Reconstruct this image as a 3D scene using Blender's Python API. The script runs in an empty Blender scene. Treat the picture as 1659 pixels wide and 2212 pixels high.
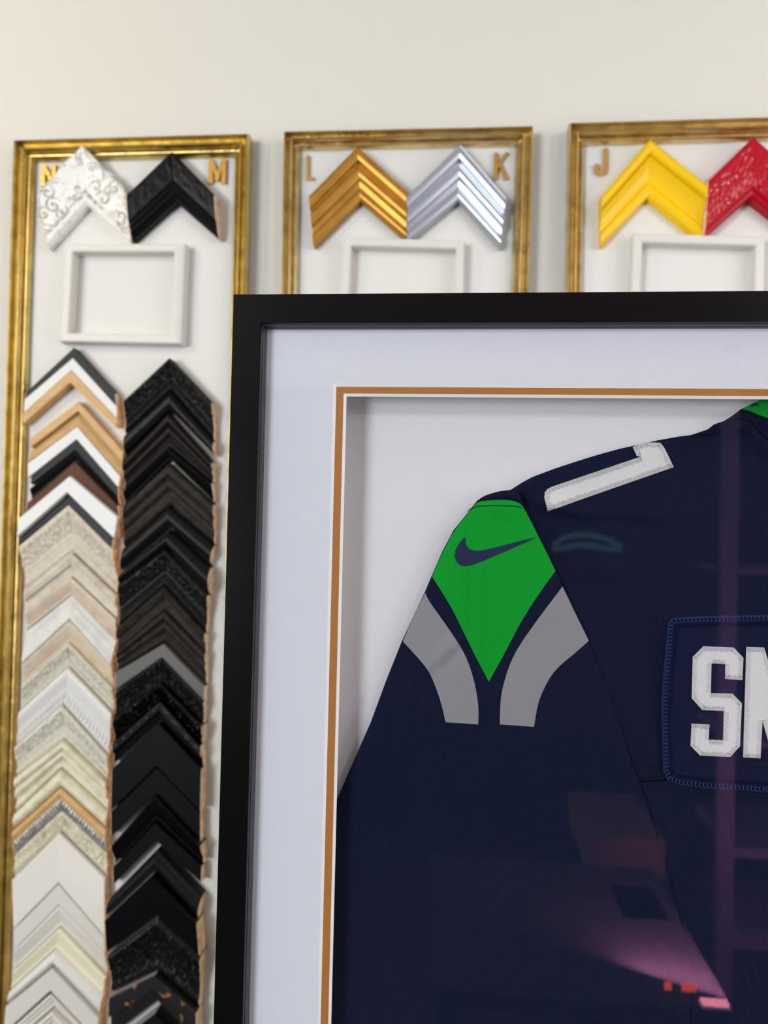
import bpy, bmesh, math, random
import numpy as np
from mathutils import Vector, Matrix, noise
from mathutils.geometry import delaunay_2d_cdt

# ------------------------------------------------------------------ scene, camera, light
sc = bpy.context.scene
C = sc.collection
random.seed(7)
FPX, W, H = 1600.0, 1659.0, 2212.0
YAW, PITCH, ROLL = math.radians(5.46), math.radians(1.12), math.radians(1.34)
CAMZ = 1.65
M3 = (Matrix.Rotation(YAW, 3, 'Z') @ Matrix.Rotation(PITCH, 3, 'X') @
      Matrix(((1, 0, 0), (0, 0, -1), (0, 1, 0))) @ Matrix.Rotation(ROLL, 3, 'Z'))
cam_d = bpy.data.cameras.new('camera')
cam = bpy.data.objects.new('camera', cam_d); C.objects.link(cam); sc.camera = cam
cam.location = (0, 0, CAMZ)
cam.rotation_euler = M3.to_euler()
cam_d.sensor_fit = 'VERTICAL'; cam_d.sensor_height = 9.5; cam_d.sensor_width = 7.13
cam_d.lens = FPX / H * 9.5
cam_d.clip_start = 0.01
cam_d.dof.use_dof = True
cam_d.dof.focus_distance = 0.452
cam_d.dof.aperture_fstop = 2.1

sc.view_settings.view_transform = 'Standard'
sc.view_settings.look = 'None'
sc.view_settings.gamma = 1
sc.view_settings.use_curve_mapping = False
sc.view_settings.exposure = 0.88
sc.cycles.use_denoising = True
sc.cycles.max_bounces = 8
sc.cycles.diffuse_bounces = 4
sc.cycles.caustics_reflective = False
sc.cycles.caustics_refractive = False
sc.cycles.sample_clamp_indirect = 4

wd = bpy.data.worlds.new('sky'); sc.world = wd; wd.use_nodes = True
wd.node_tree.nodes['Background'].inputs[0].default_value = (0.75, 0.85, 1.0, 1)
wd.node_tree.nodes['Background'].inputs[1].default_value = 0.6

YW, YP, YG = 1.062, 1.056, 0.440          # wall, board panels, face of the black frame
XL, XR, YB, CEIL = -3.4, 2.6, -3.4, 2.46


def area(name, loc, target, sx, sy, power, col):
    l = bpy.data.lights.new(name, 'AREA'); l.shape = 'RECTANGLE'; l.size = sx; l.size_y = sy
    l.energy = power; l.color = col
    o = bpy.data.objects.new(name, l); C.objects.link(o); o.location = loc
    o.rotation_euler = (Vector(target) - Vector(loc)).to_track_quat('-Z', 'Y').to_euler()
    return o

# daylight that enters by the two windows of the room (areas sit in the window openings)
area('daylight_front', (-2.60, YB + .03, 1.5), (0.1, .5, 1.5), 1.35, 1.5, 72, (0.84, 0.91, 1.0))
area('daylight_right', (XR - .03, -0.55, 1.55), (0.3, .9, 1.5), 1.3, 1.4, 12, (0.93, 0.95, 1.0))


# ------------------------------------------------------------------ helpers
def P(px, py, Y):
    d = M3 @ Vector(((px - W / 2) / FPX, -(py - H / 2) / FPX, -1.0))
    return Vector((0, 0, CAMZ)) + d * (Y / d.y)


def P2(px, py, Y):
    p = P(px, py, Y); return (p.x, p.z)


def srgb(r, g, b):
    f = lambda c: (c / 255 / 12.92) if c / 255 <= .04045 else ((c / 255 + .055) / 1.055) ** 2.4
    return (f(r), f(g), f(b), 1.0)


MATS = {}


def mat(name, col, rough=.5, metal=0., col2=None, nscale=60., nmix=(.4, .65), bump=0., bscale=200., spec=.5,
        coat=0., btype='noise', stretch=None):
    if name in MATS: return MATS[name]
    m = bpy.data.materials.new(name); m.use_nodes = True; MATS[name] = m
    nt = m.node_tree; N = nt.nodes; L = nt.links
    b = N['Principled BSDF']
    c = srgb(*col)
    b.inputs['Base Color'].default_value = c
    b.inputs['Roughness'].default_value = rough
    b.inputs['Metallic'].default_value = metal
    b.inputs['Specular IOR Level'].default_value = spec
    b.inputs['Coat Weight'].default_value = coat
    b.inputs['Coat Roughness'].default_value = .07
    tc = N.new('ShaderNodeTexCoord')
    src = tc.outputs['Object']
    if stretch:
        mp = N.new('ShaderNodeMapping'); mp.inputs['Scale'].default_value = stretch
        L.new(src, mp.inputs['Vector']); src = mp.outputs['Vector']
    if col2:
        n = N.new('ShaderNodeTexNoise'); n.inputs['Scale'].default_value = nscale; n.inputs['Detail'].default_value = 4
        L.new(src, n.inputs['Vector'])
        r = N.new('ShaderNodeValToRGB')
        r.color_ramp.elements[0].position = nmix[0]; r.color_ramp.elements[0].color = c
        r.color_ramp.elements[1].position = nmix[1]; r.color_ramp.elements[1].color = srgb(*col2)
        L.new(n.outputs['Fac'], r.inputs['Fac']); L.new(r.outputs['Color'], b.inputs['Base Color'])
    if bump:
        if btype == 'noise':
            t = N.new('ShaderNodeTexNoise'); t.inputs['Scale'].default_value = bscale; t.inputs['Detail'].default_value = 3
            o = t.outputs['Fac']; L.new(src, t.inputs['Vector'])
        elif btype == 'voronoi':
            t = N.new('ShaderNodeTexVoronoi'); t.inputs['Scale'].default_value = bscale; o = t.outputs['Distance']
            L.new(src, t.inputs['Vector'])
        else:
            t = N.new('ShaderNodeTexWave'); t.wave_type = 'BANDS'; t.bands_direction = btype
            t.inputs['Scale'].default_value = bscale; t.inputs['Distortion'].default_value = .6
            t.inputs['Detail Scale'].default_value = .3
            o = t.outputs['Fac']; L.new(src, t.inputs['Vector'])
        bp = N.new('ShaderNodeBump'); bp.inputs['Strength'].default_value = 1.0; bp.inputs['Distance'].default_value = bump
        L.new(o, bp.inputs['Height']); L.new(bp.outputs['Normal'], b.inputs['Normal'])
    return m


def emit(name, col, s):
    m = bpy.data.materials.new(name); m.use_nodes = True
    b = m.node_tree.nodes['Principled BSDF']
    b.inputs['Base Color'].default_value = (*col, 1); b.inputs['Emission Color'].default_value = (*col, 1)
    b.inputs['Emission Strength'].default_value = s
    return m


def thing(name, label, cat, loc=(0, 0, 0), group=None):
    o = bpy.data.objects.new(name, None); C.objects.link(o); o.location = loc
    o.empty_display_size = .02
    o['label'] = label; o['category'] = cat
    if group: o['group'] = group
    return o


def obj(name, V, F, mats, parent=None, mi=None, smooth=None, label=None):
    off = Vector((0, 0, 0)); p = parent
    while p is not None:
        off += p.location; p = p.parent
    me = bpy.data.meshes.new(name)
    me.from_pydata([tuple(Vector(v) - off) for v in V], [], F)
    for m in (mats if isinstance(mats, (list, tuple)) else [mats]): me.materials.append(m)
    if mi is not None: me.polygons.foreach_set('material_index', mi)
    bm = bmesh.new(); bm.from_mesh(me); bmesh.ops.remove_doubles(bm, verts=bm.verts, dist=1e-6)
    bmesh.ops.recalc_face_normals(bm, faces=bm.faces); bm.to_mesh(me); bm.free()
    if smooth:
        me.polygons.foreach_set('use_smooth', [True] * len(me.polygons))
        me.set_sharp_from_angle(angle=math.radians(smooth))
    me.update()
    o = bpy.data.objects.new(name, me); C.objects.link(o)
    if parent is not None: o.parent = parent
    if label: o['label'] = label
    return o


def tag(o, label, cat, group=None):
    o['label'] = label; o['category'] = cat
    if group: o['group'] = group
    return o


def struct(o):
    o['kind'] = 'structure'; return o


class MB:
    def __init__(s): s.V = []; s.F = []; s.mi = []

    def add(s, V, F, m=0):
        n = len(s.V); s.V += [tuple(v) for v in V]; s.F += [tuple(i + n for i in f) for f in F]; s.mi += [m] * len(F); return s

    def box(s, x0, x1, y0, y1, z0, z1, m=0):
        V = [(x, y, z) for z in (z0, z1) for y in (y0, y1) for x in (x0, x1)]
        return s.add(V, [(0, 1, 3, 2), (4, 6, 7, 5), (0, 4, 5, 1), (2, 3, 7, 6), (0, 2, 6, 4), (1, 5, 7, 3)], m)

    def prism(s, pts, yf, yb, m=0):
        """pts (x,z) polygon, front at yf, back at yb"""
        n = len(pts)
        V = [(x, yf, z) for x, z in pts] + [(x, yb, z) for x, z in pts]
        F = [tuple(range(n)), tuple(range(2 * n - 1, n - 1, -1))] + [(i, (i + 1) % n, n + (i + 1) % n, n + i) for i in range(n)]
        return s.add(V, F, m)

    def tube(s, pts, r, k=5, m=0, closed=False, taper=None):
        pts = [Vector(p) for p in pts]; n = len(pts)
        if n < 2: return s
        V = []; up0 = Vector((0, 1, 0))
        for i, p in enumerate(pts):
            a = pts[(i - 1) % n] if (closed or i > 0) else p
            b = pts[(i + 1) % n] if (closed or i < n - 1) else p
            t = (b - a)
            if t.length < 1e-9: t = Vector((1, 0, 0))
            t.normalize()
            u = up0 - t * t.dot(up0)
            if u.length < .05: u = Vector((0, 0, 1)) - t * t.z
            u.normalize(); v = t.cross(u)
            rr = r if taper is None else r * taper(i / (n - 1))
            for j in range(k):
                an = 2 * math.pi * j / k
                V.append(p + u * math.cos(an) * rr + v * math.sin(an) * rr)
        F = []
        for i in range(n if closed else n - 1):
            i2 = (i + 1) % n
            for j in range(k):
                j2 = (j + 1) % k
                F.append((i * k + j, i * k + j2, i2 * k + j2, i2 * k + j))
        if not closed:
            F.append(tuple(range(k))); F.append(tuple(range((n - 1) * k, n * k)))
        return s.add(V, F, m)

    def obj(s, name, mats, parent=None, smooth=None, label=None):
        return obj(name, s.V, s.F, mats, parent, s.mi, smooth, label)


# ------------------------------------------------------------------ materials
m_wall = mat('painted_wall', (222, 217, 205), .85, bump=.0004, bscale=90)
m_dark_wall = mat('charcoal_paint', (24, 24, 28), .9)
m_ceil = mat('ceiling_paint', (228, 226, 220), .9)
m_floor = mat('dark_floor', (30, 26, 28), .8, col2=(24, 22, 22), nscale=6, stretch=(1, 8, 1))
m_gold = mat('gold_leaf', (214, 192, 124), .34, 1.0, col2=(184, 160, 104), nscale=45, nmix=(.42, .75), bump=.0006, bscale=130)
m_gold2 = mat('pale_gold_leaf', (226, 206, 156), .34, 1.0, col2=(198, 174, 126), nscale=45, nmix=(.42, .75), bump=.0006, bscale=120)
m_panel = mat('white_board', (224, 221, 214), .7)
m_letter = mat('brass_letter', (228, 176, 90), .3, .85, bump=.0005, bscale=260)
m_whitef = mat('white_lacquer', (219, 216, 208), .45)
m_rawwood = mat('raw_pine_end', (246, 216, 180), .85, col2=(214, 164, 116), nscale=120, bump=.0004, bscale=400)
m_blackf = mat('satin_black', (11, 10, 9), .22, spec=.12)
m_blackf2 = mat('inner_lip_black', (44, 46, 54), .3)
m_mat = mat('white_mat_board', (214, 215, 220), .9, bump=.00006, bscale=700, stretch=(3, 1, .4))
m_core = mat('mat_core', (250, 250, 246), .85)
m_goldmat = mat('bronze_mat_board', (168, 108, 42), .55, bump=.00012, bscale=1500, spec=.4)
m_back = mat('white_backing', (222, 219, 218), .9)
m_navy = mat('navy_knit', (17, 24, 50), .85, bump=.00022, bscale=570, btype='X', spec=.1)
m_navy2 = mat('navy_patch_knit', (20, 27, 56), .85, bump=.00016, bscale=640, btype='Z', spec=.1)
m_green = mat('green_knit', (8, 150, 42), .8, bump=.00007, bscale=570, btype='X', spec=.1)
m_grey = mat('grey_knit', (138, 137, 138), .8, bump=.00007, bscale=570, btype='X', spec=.25)
m_navyprint = mat('navy_print', (36, 44, 74), .75, spec=.12)
m_twill = mat('white_twill', (214, 212, 210), .75, bump=.00004, bscale=900, btype='DIAGONAL', spec=.2)
m_thread = mat('shade_greyed_thread', (186, 183, 174), .7, spec=.2)  # white thread greyed, so its colour carries the shade between stitches
m_navythread = mat('navy_thread', (30, 46, 86), .7, spec=.2)
m_chain = mat('dark_navy_thread', (20, 30, 62), .8, spec=.1)
m_blackthread_shade = mat('black_thread_and_seam_shade', (4, 6, 12), .9, spec=.05)  # real stitches, and also the painted shade lines along seams

m_glass = bpy.data.materials.new('picture_glass'); m_glass.use_nodes = True
nt = m_glass.node_tree; nt.nodes.clear()
o_ = nt.nodes.new('ShaderNodeOutputMaterial'); mx = nt.nodes.new('ShaderNodeMixShader')
lw = nt.nodes.new('ShaderNodeLayerWeight'); lw.inputs['Blend'].default_value = .5
pw = nt.nodes.new('ShaderNodeMath'); pw.operation = 'POWER'; pw.inputs[1].default_value = 5
fr = nt.nodes.new('ShaderNodeMath'); fr.operation = 'MULTIPLY_ADD'; fr.inputs[1].default_value = .92; fr.inputs[2].default_value = .07   # Schlick reflectance
nt.links.new(lw.outputs['Facing'], pw.inputs[0]); nt.links.new(pw.outputs[0], fr.inputs[0])
tr = nt.nodes.new('ShaderNodeBsdfTransparent'); gl = nt.nodes.new('ShaderNodeBsdfGlossy'); gl.inputs['Roughness'].default_value = 0.0
nt.links.new(fr.outputs[0], mx.inputs[0]); nt.links.new(tr.outputs[0], mx.inputs[1]); nt.links.new(gl.outputs[0], mx.inputs[2])
nt.links.new(mx.outputs[0], o_.inputs[0])
m_clear = bpy.data.materials.new('clear_back_face'); m_clear.use_nodes = True
nt = m_clear.node_tree; nt.nodes.clear()
o_ = nt.nodes.new('ShaderNodeOutputMaterial'); tr = nt.nodes.new('ShaderNodeBsdfTransparent'); tr.inputs[0].default_value = (.985, .99, .99, 1)
nt.links.new(tr.outputs[0], o_.inputs[0])

# ------------------------------------------------------------------ room shell
T = .12
struct(MB().box(XL - T, XR + T, YW, YW + T, 0, CEIL).obj('wall_back', m_wall))
b = MB(); WX0, WX1, WZ0, WZ1 = -3.3, -1.92, .72, 2.25
for bx in ((XL - T, WX0, 0, CEIL), (WX1, XR + T, 0, CEIL), (WX0, WX1, 0, WZ0), (WX0, WX1, WZ1, CEIL)): b.box(bx[0], bx[1], YB - T, YB, bx[2], bx[3])
struct(b.obj('wall_front', m_dark_wall))
b = MB()
for bx in ((WX0, WX0 + .05, WZ0, WZ1), (WX1 - .05, WX1, WZ0, WZ1), (WX0 + .05, WX1 - .05, WZ0, WZ0 + .05), (WX0 + .05, WX1 - .05, WZ1 - .05, WZ1), (-2.63, -2.59, WZ0 + .05, WZ1 - .05)): b.box(bx[0], bx[1], YB - .10, YB - .05, bx[2], bx[3])
struct(b.obj('window_1', m_whitef))
struct(MB().box(XL - T, XR + T, YB - T, YW + T, -T, 0).obj('floor', m_floor))
struct(MB().box(XL - T, XR + T, YB - T, YW + T, CEIL, CEIL + T).obj('ceiling', m_ceil))


def wall_with_window(name, x0, x1, y0, y1, z0, z1):
    b = MB()
    b.box(x0, x1, YB, y0, 0, CEIL); b.box(x0, x1, y1, YW, 0, CEIL)
    b.box(x0, x1, y0, y1, 0, z0); b.box(x0, x1, y0, y1, z1, CEIL)
    return struct(b.obj(name, m_wall))


struct(MB().box(XL - T, XL, YB, YW, 0, CEIL).obj('wall_left', m_wall))
wall_with_window('wall_right', XR, XR + T, -1.2, .1, .85, 2.25)
for i, (x, y0, y1, z0, z1) in enumerate(((XR + .09, -1.2, .1, .85, 2.25),), 2):
    b = MB(); t = .05
    b.box(x - .02, x + .02, y0, y0 + t, z0, z1); b.box(x - .02, x + .02, y1 - t, y1, z0, z1)
    b.box(x - .02, x + .02, y0 + t, y1 - t, z0, z0 + t); b.box(x - .02, x + .02, y0 + t, y1 - t, z1 - t, z1)
    ym = (y0 + y1) / 2
    b.box(x - .015, x + .015, ym - .02, ym + .02, z0 + t, z1 - t)
    struct(b.obj('window_%d' % i, m_whitef))


# ------------------------------------------------------------------ mitred rails (boards, little frames, the black frame)
def rail_frame(parent, quad, widths, prof, Yb, mats, name='rail', seg=1, smooth=30, prof_mi=None, label=None):
    """quad: 4 (x,z) outer corners TL,TR,BR,BL ; widths top,right,bottom,left; prof (u,h) u 0 outer..1 inner"""
    q = [Vector((x, 0, z)) for x, z in quad]

    def inset(ws):
        L = []
        for i in range(4):
            a, b_ = q[i], q[(i + 1) % 4]
            d = (b_ - a).normalized(); n = Vector((d.z, 0, -d.x))  # inward for clockwise TL->TR
            L.append((a + n * ws[i], d))
        out = []
        for i in range(4):
            (p, d), (p2, d2) = L[i - 1], L[i]
            den = d.x * d2.z - d.z * d2.x
            t = ((p2.x - p.x) * d2.z - (p2.z - p.z) * d2.x) / den
            out.append(p + d * t)
        return out
    rings = [(inset([u * w for w in widths]), h) for u, h in prof]
    rings = [(rings[0][0], 0.0)] + rings + [(rings[-1][0], 0.0)]
    n = len(rings); res = []
    for i in range(4):
        V = []; F = []; mi = []
        for j in range(seg + 1):
            t = j / seg
            for c, h in rings:
                a, b_ = c[i], c[(i + 1) % 4]
                p = a.lerp(b_, t)
                g = .0003 if j in (0, seg) else 0
                V.append((p.x, Yb - h + g, p.z))
        for j in range(seg):
            for k in range(n):
                k2 = (k + 1) % n
                F.append((j * n + k, j * n + k2, (j + 1) * n + k2, (j + 1) * n + k))
                mi.append(prof_mi[k] if prof_mi and k < len(prof_mi) else 0)
        F.append(tuple(range(n))); F.append(tuple(range(seg * n, seg * n + n))); mi += [0, 0]
        res.append(obj(name, V, F, mats, parent, mi, smooth, label))
    return res


def arc(u0, u1, h0, h1, n=7, s=1):
    """rounded (s=1) bead between two heights"""
    out = []
    for i in range(n + 1):
        t = i / n
        out.append((u0 + (u1 - u0) * t, h0 + (h1 - h0) * t + s * math.sin(math.pi * t) * abs(u1 - u0) * .5 * .03))
    return out


def extrap(a, b, z):
    t = (z - a[1]) / (b[1] - a[1]); return (a[0] + (b[0] - a[0]) * t, z)


GOLD_PROF = [(0, .018)] + [(.0 + .20 * i / 6, .018 + .009 * math.sin(math.pi * i / 6)) for i in range(7)] + \
    [(.22, .014), (.30, .0115), (.38, .013)] + [(.40 + .28 * i / 8, .015 + .010 * math.sin(math.pi * i / 8)) for i in range(9)] + \
    [(.71, .010), (.78, .009)] + [(.80 + .14 * i / 5, .0125 + .003 * math.sin(math.pi * i / 5)) for i in range(6)] + [(.96, .010), (1, .008)]


def P_b(p, Y=None): return P2(p[0], p[1], YP - .014 if Y is None else Y)


def letter_polys(ch, w, h, s):
    if ch == 'L': return [[(0, 0), (w, 0), (w, s), (s, s), (s, h), (0, h)]]
    if ch == 'N': return [[(0, 0), (s, 0), (s, h * .62), (w - s, 0), (w, 0), (w, h), (w - s, h), (w - s, h * .38), (s, h), (0, h)]]
    if ch == 'M': return [[(0, 0), (s, 0), (s, h * .60), (w / 2 - s * .35, h * .12), (w / 2 + s * .35, h * .12), (w - s, h * .60), (w - s, 0), (w, 0), (w, h), (w - s, h), (w / 2, h * .48), (s, h), (0, h)]]
    if ch == 'K': return [[(0, 0), (s, 0), (s, h * .36), (s * 1.5, h * .47), (w - s * 1.05, 0), (w, 0), (w * .52, h * .62), (w, h), (w - s * 1.05, h), (s, h * .56), (s, h), (0, h)]]
    if ch == 'J':
        pts = [(w - s, h), (w - s, s * 1.3)]
        c = (w / 2, w / 2); ro = w / 2; ri = w / 2 - s
        pts = [(w, h), (w - s, h), (w - s, c[1])]
        for i in range(9):
            a = -math.pi * i / 8
            pts.append((c[0] + ri * math.cos(a), c[1] + ri * math.sin(a)))
        pts.append((s, h * .42)); pts.append((0, h * .42))
        for i in range(9):
            a = math.pi + math.pi * i / 8
            pts.append((c[0] + ro * math.cos(a), c[1] + ro * math.sin(a)))
        return [pts]
    return []


def board(label, outer, inner_tl, letters, widths, gold):
    (tl, tr, br, bl) = outer
    cx = (tl[0] + tr[0]) / 2
    t = thing('sample_display_board', label, 'display board', (cx, YW, bl[1]), group='moulding sample boards on the wall')
    rail_frame(t, outer, widths, [(u, h * .78) for u, h in GOLD_PROF], YP, gold, name='gold_rail', seg=1, smooth=40)
    wl, wr, wt, wb = widths[3] * .9, widths[1] * .9, widths[0] * .9, widths[2] * .9
    pts = [(tl[0] + wl, tl[1] - wt), (tr[0] - wr, tr[1] - wt), (br[0] - wr, br[1] + wb), (bl[0] + wl, bl[1] + wb)]
    MB().prism(pts, YP, YW - .0003).obj('backing_panel', m_panel, t)
    b = MB()
    for ch, pbl, ptr in letters:
        a = P2(*pbl, YP - .004); c = P2(*ptr, YP - .004)
        w, h = c[0] - a[0], c[1] - a[1]
        b = MB()
        for poly in letter_polys(ch, w, h, w * (.26 if ch in 'NMK' else .33)):
            b.prism([(a[0] + x, a[1] + z) for x, z in poly], YP - .005, YP + .0003)
        b.obj('letter', m_letter, t, label='gold letter %s' % ch)
    return t


def bquad(tl, tr, l2, r2, zb):
    TL, TR, L2, R2 = P_b(tl), P_b(tr), P_b(l2), P_b(r2)
    return (TL, TR, extrap(TR, R2, zb), extrap(TL, L2, zb))


Wp = .00066
board_n = board('leftmost tall gold-framed board with gold letters N and M over two columns of corner samples',
      bquad((32, 305), (540, 291), (-30, 2212), (497, 2212), .35), None,
      [('N', (89, 401), (121, 356)), ('M', (450, 397), (489, 343))], (.0265, .0245, .026, .0265), m_gold)
board_l = board('middle gold-framed board with gold letters L and K above the black frame',
      bquad((613, 287), (1153, 275), (608, 632), (1143, 632), .35), None,
      [('L', (661, 388), (679, 335)), ('K', (1066, 388), (1099, 329))], (.0205, .0240, .024, .0215), m_gold2)
board_j = board('rightmost gold-framed board with gold letter J cut by the photo edge',
      bquad((1228, 268), (1792, 252), (1222, 632), (1784, 632), .35), None,
      [('J', (1284, 379), (1313, 320))], (.0250, .0240, .024, .0230), m_gold2)

FP = [(0, .016), (.06, .019), (.2, .020), (.85, .020), (1, .0185)]


def small_frame(label, corners, ws, dz=None):
    q = [P2(x, y, YP - .02) for x, y in corners]
    t = thing('small_picture_frame', label, 'picture frame', (q[0][0], YP, q[3][1]), group='small empty white frames on the boards')
    rail_frame(t, q, ws, FP, YP, m_whitef, name='rail', smooth=25)


small_frame('small empty white frame on the leftmost board below letters N and M',
            [(139, 525), (400, 525), (391, 743), (127, 738)], (.0125, .0165, .0135, .0135))
small_frame('small empty white frame on the middle board, half hidden by the black frame',
            [(741, 511), (1004, 518), (999, 742), (729, 735)], (.0125, .0120, .013, .0125))
small_frame('small empty white frame on the rightmost board under the yellow and red samples',
            [(1368, 502), (1655, 510), (1651, 730), (1359, 724)], (.0130, .0130, .013, .0130))


# ------------------------------------------------------------------ corner samples
def interp(prof, u):
    for (a, ha), (b, hb) in zip(prof, prof[1:]):
        if u <= b + 1e-9: return ha + (hb - ha) * ((u - a) / (b - a) if b > a else 0)
    return prof[-1][1]


def rel_none(u, s, w): return 0.


def rel_rope(u0, u1, pitch, amp, k=1.0):
    def f(u, s, w):
        if u < u0 or u > u1: return 0.
        t = (u - u0) / (u1 - u0)
        return amp * math.sin(math.pi * t) * abs(math.sin(math.pi * (s / pitch + t * k)))
    return f


def rel_scroll(scale, amp, u0=0., u1=1., seed=0.):
    def f(u, s, w):
        if u < u0 or u > u1: return 0.
        e = min(1, (u - u0) / .08, (u1 - u) / .08)
        p = Vector((s * scale, u * w * scale, seed))
        n = noise.noise(p); q = noise.noise(p * 1.9 + Vector((n * 2.2, n * 1.4, 3.3)))
        v = 1 - abs(math.sin(6.0 * (n + .5 * q)))
        return amp * e * (v * .9 + .25 * q)
    return f


def rel_bead(u0, u1, pitch, amp):
    def f(u, s, w):
        if u < u0 or u > u1: return 0.
        t = (u - u0) / (u1 - u0) * 2 - 1; q = ((s / pitch) % 1) * 2 - 1
        r = 1 - t * t - q * q
        return amp * math.sqrt(r) if r > 0 else 0.
    return f


def rel_sum(*fs): return lambda u, s, w: sum(f(u, s, w) for f in fs)


def sample(label, pts, prof, mats, thick=.016, base=None, relief=rel_none, nu=None, nv=None, bands=None, group='corner samples', cut=True,
           cat='moulding sample', name='corner_moulding_sample', end_mat=None, smooth=35, side=None):
    """pts: AO, LO, RO, LI, AI, RI in photo pixels, read at the height of the moulding face"""
    base = YP - .0005 if base is None else base
    hm = thick * .9
    AO, LO, RO, LI, AI, RI = [Vector((p.x, 0, p.z)) for p in (P(x, y, base - hm) for x, y in pts)]
    mxh = max(h for _, h in prof)
    prof = [(u, h / mxh * thick) for u, h in prof]
    t = thing(name, label, cat, (AI.x, base, min(LI.z, RI.z)), group=group)
    us = sorted(set([u for u, _ in prof] + ([i / nu for i in range(nu + 1)] if nu else [])))
    nv = nv or 1
    W_ = (AO - AI).length * .7
    mats = list(mats) if isinstance(mats, list) else [mats]
    if side: mats.append(side)
    for (EO, EI, lf) in ((LO, LI, True), (RO, RI, False)):
        V = []; F = []; mi = []
        n = len(us) + 2
        ln = (AO - EO).length
        for j in range(nv + 1):
            v = j / nv
            for k in range(n):
                u = us[min(max(k - 1, 0), len(us) - 1)]
                p = EO.lerp(EI, u).lerp(AO.lerp(AI, u), v)
                if k in (0, n - 1): h = 0
                else: h = interp(prof, u) + (relief(u, (1 - v) * ln + (7 if lf else 0), W_) if 0 < u < 1 else 0)
                if j == nv and h: h -= .0005
                V.append((p.x, base - h, p.z))
        for j in range(nv):
            for k in range(n):
                k2 = (k + 1) % n
                F.append((j * n + k, j * n + k2, (j + 1) * n + k2, (j + 1) * n + k))
                m = 0
                if bands and 0 < k < n - 1:
                    uc = us[k - 1] + 1e-6
                    for bu, bm_ in bands:
                        if uc >= bu: m = bm_
                elif bands and k == n - 2: m = bands[-1][1]
                mi.append(len(mats) - 1 if side and lf and k == 0 else m)
        F.append(tuple(range(n))); F.append(tuple(range(nv * n, nv * n + n))); mi += [0, 0]
        leg = obj('moulding_leg', V, F, mats, t, mi, smooth)
        if cut:  # raw sawn end
            d = -.0007 if lf else .0007
            ring = [V[k] for k in range(n)]
            VV = [(x, y, z) for x, y, z in ring] + [(x + d, y, z) for x, y, z in ring]
            FF = [tuple(range(n)), tuple(range(2 * n - 1, n - 1, -1))] + [(k, (k + 1) % n, n + (k + 1) % n, n + k) for k in range(n)]
            obj('sawn_end', VV, FF, end_mat or m_rawwood, leg)
    return t


P_FLAT = [(0, .93), (.03, 1), (.97, 1), (1, .93)]
P_STEP = [(0, .9), (.05, 1), (.45, 1), (.5, .7), (.95, .66), (1, .6)]
P_SLOPE = [(0, .95), (.1, 1), (.2, .98), (.8, .62), (.86, .70), (.94, .70), (1, .6)]
P_RSLOPE = [(0, .55), (.08, .62), (.16, .58), (.75, .95), (.88, 1), (.96, .97), (1, .85)]
P_COVE = [(0, .9)] + [(.02 + .14 * i / 5, .93 + .07 * math.sin(math.pi * i / 5)) for i in range(6)] + \
    [(.18 + .6 * i / 8, .90 - .35 * math.sin(math.pi / 2 * i / 8)) for i in range(9)] + [(.80, .62), (.86, .66), (.93, .64), (1, .5)]
P_ROUND = [(0, .5)] + [(i / 12, .55 + .45 * math.sin(math.pi * i / 12) ** .7) for i in range(1, 12)] + [(1, .5)]
P_MULTI = [(0, .8), (.04, .95)] + [(.05 + .22 * i / 6, .92 + .08 * math.sin(math.pi * i / 6)) for i in range(7)] + [(.29, .78), (.33, .7)] + \
    [(.35 + .25 * i / 6, .72 + .12 * math.sin(math.pi * i / 6)) for i in range(7)] + [(.63, .58), (.74, .52)] + \
    [(.78 + .18 * i / 5, .55 + .10 * math.sin(math.pi * i / 5)) for i in range(6)] + [(1, .45)]

GT = 'large corner samples at the board tops'
TB = YP - .0005
# --- top row
m_ant = mat('antiqued_white', (238, 236, 230), .5, col2=(206, 196, 184), nscale=110, nmix=(.52, .8), bump=.0003, bscale=160)
m_scroll = mat('antiqued_scroll', (240, 238, 232), .45, col2=(190, 178, 164), nscale=220, nmix=(.34, .62))
m_blackg = mat('black_gloss_moulding', (8, 8, 9), .35, bump=.0003, bscale=110, spec=.16)
m_bronze = mat('antique_gold_paint', (196, 146, 62), .4, .7, col2=(182, 132, 54), nscale=30)
m_silver = mat('silver_paint', (196, 200, 208), .32, .8)
m_yellow = mat('yellow_lacquer', (246, 200, 0), .5, coat=.35, spec=.2)
m_red = mat('red_lacquer', (176, 0, 30), .5, coat=.3, spec=.12, bump=.0006, bscale=75)

P_WIDE = [(0, .86), (.04, .98), (.12, 1)] + [(.15 + .6 * i / 8, .98 - .26 * math.sin(math.pi * i / 8 * .5)) for i in range(9)] + \
    [(.77, .60), (.80, .56), (.84, .64), (.88, .67), (.93, .64), (.96, .56), (1, .45)]
tN = sample('large white ornate corner sample with carved scrolls beside letter N',
            [(177, 313), (84, 413), (273, 414), (96, 532), (181, 437), (277, 524)], P_WIDE, m_ant, .024,
            relief=rel_scroll(60, .0005, .02, .76, 1.7), nu=36, nv=56, group=GT)


def on_sample(pts, thick, u, v, left, prof, base=TB):
    AO, LO, RO, LI, AI, RI = [Vector((p.x, 0, p.z)) for p in (P(x, y, base - thick * .9) for x, y in pts)]
    EO, EI = (LO, LI) if left else (RO, RI)
    p = EO.lerp(EI, u).lerp(AO.lerp(AI, u), v)
    mxh = max(h for _, h in prof)
    return Vector((p.x, base - interp([(a, h / mxh * thick) for a, h in prof], min(max(u, 0), 1)), p.z))


NP = [(177, 313), (84, 413), (273, 414), (96, 532), (181, 437), (277, 524)]


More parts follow.
